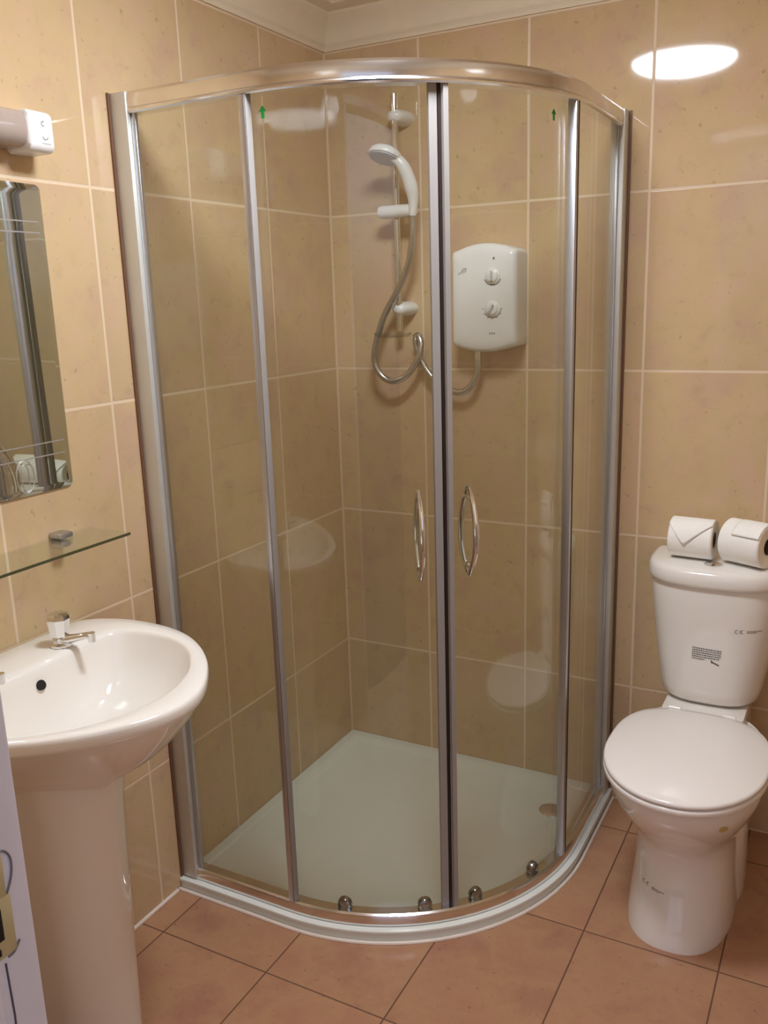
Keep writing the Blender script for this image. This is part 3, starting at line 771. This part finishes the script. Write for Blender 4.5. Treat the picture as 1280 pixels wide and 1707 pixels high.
# printed marks
P = []
random.seed(11)
for row in range(6):
    z = 0.580 - 0.0056*row; x = -0.034
    end = 0.034 if row < 5 else -0.004
    if row == 4: end = 0.030
    while x < end:
        w_ = random.uniform(0.0018, 0.0052)
        zz = z - 0.03*(x+0.034)
        P.append(stroke(x, zz, min(x+w_, end), zz, 0.0030)); x += w_ + 0.0011
P.append(stroke(0.012, 0.5480, 0.030, 0.5400, 0.0036)); P.append(stroke(0.012, 0.5520, 0.0135, 0.5440, 0.0034))
decal('warning_print', [[(a_-0.0, b_) for a_, b_ in q] for q in P], cis, M_print, t)
def ce_mark(x, z, s_, slope=0.0):
    Q = arcstroke(x, z, 0.004*s_, 60, 300, 0.0014*s_, 6) + arcstroke(x+0.010*s_, z, 0.004*s_, 60, 300, 0.0014*s_, 6)
    Q.append(stroke(x+0.0065*s_, z, x+0.0105*s_, z, 0.0012*s_))
    xx = x+0.020*s_
    while xx < x+0.048*s_:
        w_ = random.uniform(0.0015, 0.004)*s_
        Q.append(stroke(xx, z+0.0015*s_+slope*(xx-x), xx+w_, z+0.0015*s_+slope*(xx-x), 0.0022*s_))
        if xx < x+0.038*s_: Q.append(stroke(xx, z-0.002*s_+slope*(xx-x), xx+w_, z-0.002*s_+slope*(xx-x), 0.0020*s_))
        xx += w_+0.0009
    return Q
decal('maker_mark', ce_mark(0.066, 0.634, 1.1), cis, M_print_m, t)
decal('pan_mark', ce_mark(-0.066, 0.116, 1.0, -0.08), pan, M_print_m, t)
P = []
for i in range(8):
    for j in range(4):
        z0_, z1_ = -1+i/4, -1+(i+1)/4; w0 = math.sqrt(max(0, 1-z0_*z0_)); w1 = math.sqrt(max(0, 1-z1_*z1_)); p0, p1 = -1+j/2, -1+(j+1)/2
        P.append([(0.104+0.008*w0*p0, 0.340+0.012*z0_), (0.104+0.008*w0*p1, 0.340+0.012*z0_), (0.104+0.008*w1*p1, 0.340+0.012*z1_), (0.104+0.008*w1*p0, 0.340+0.012*z1_)])
decal('yellow_sticker', P, pan, M_yellow, t)

# ------------------------------------------------------------------ toilet rolls
def roll(loc, rz, r, ln, flap, label, rx=0.0):
    t = thing('toilet_roll', label, 'toilet roll', loc, rz, 'toilet rolls on the cistern')
    m_ = Matrix.Rotation(PI/2, 4, 'Y')
    bm = bmesh.new(); n = 56; rings = []
    for rr, x in ((0.021, -ln/2+0.002), (0.024, -ln/2), (r-0.003, -ln/2), (r, -ln/2+0.003), (r, ln/2-0.003), (r-0.003, ln/2), (0.024, ln/2), (0.021, ln/2-0.002), (0.0205, 0), (0.021, -ln/2+0.002)):
        rings.append([Vector((x, rr*math.cos(2*PI*k/n), rr*math.sin(2*PI*k/n))) for k in range(n)])
    loft(bm, rings, False, False); bmesh.ops.remove_doubles(bm, verts=bm.verts[:], dist=1e-6)
    obj('paper', bm, M_paper, t)
    bm = bmesh.new(); rings = []
    for rr, x in ((0.0205, -ln/2+0.003), (0.0205, ln/2-0.003), (0.0190, ln/2-0.003), (0.0190, -ln/2+0.003), (0.0205, -ln/2+0.003)):
        rings.append([Vector((x, rr*math.cos(2*PI*k/n), rr*math.sin(2*PI*k/n))) for k in range(n)])
    loft(bm, rings, False, False); bmesh.ops.remove_doubles(bm, verts=bm.verts[:], dist=1e-6); obj('core', bm, M_card, t)
    # loose end of the paper lying on the roll; outline in (x, angle) coordinates, angle 180 = towards the camera
    bm = bmesh.new()
    nx, na = 18, 18; grid = {}
    for i in range(nx+1):
        for j in range(na+1):
            u_ = i/nx; x, a_ = flap(u_, j/na); rr = r + 0.0008 + 0.0035*(j/na)**3
            grid[i, j] = Vector((x*ln/2*0.985, -rr*math.sin(math.radians(a_)), rr*math.cos(math.radians(a_))))
    vb = {k: bm.verts.new(v) for k, v in grid.items()}
    for i in range(nx):
        for j in range(na): bm.faces.new((vb[i, j], vb[i+1, j], vb[i+1, j+1], vb[i, j+1]))
    o = obj('loose_sheet', bm, M_paper, t, recalc=True)
    sm = o.modifiers.new('thickness', 'SOLIDIFY'); sm.thickness = 0.0006; sm.offset = 0
    return t
def flap_tri(u_, v_):   # folded to a point, apex low and left of centre
    x = -1+2*u_
    low = 98 - 62*abs(x+0.25)/1.25 if x > -0.25 else 98 - 58*abs(x+0.25)/0.75
    return x, -20 + (low+20)*v_
def flap_str(u_, v_): return -0.35+1.35*u_, -30+92*v_
roll((1.079, -0.104, 0.8335), math.radians(-5), 0.0495, 0.104, flap_tri, 'white toilet roll folded to a point, left one on the cistern lid')
roll((1.209, -0.118, 0.8375), math.radians(-24), 0.0535, 0.104, flap_str, 'larger white toilet roll turned askew, right one on the cistern lid')
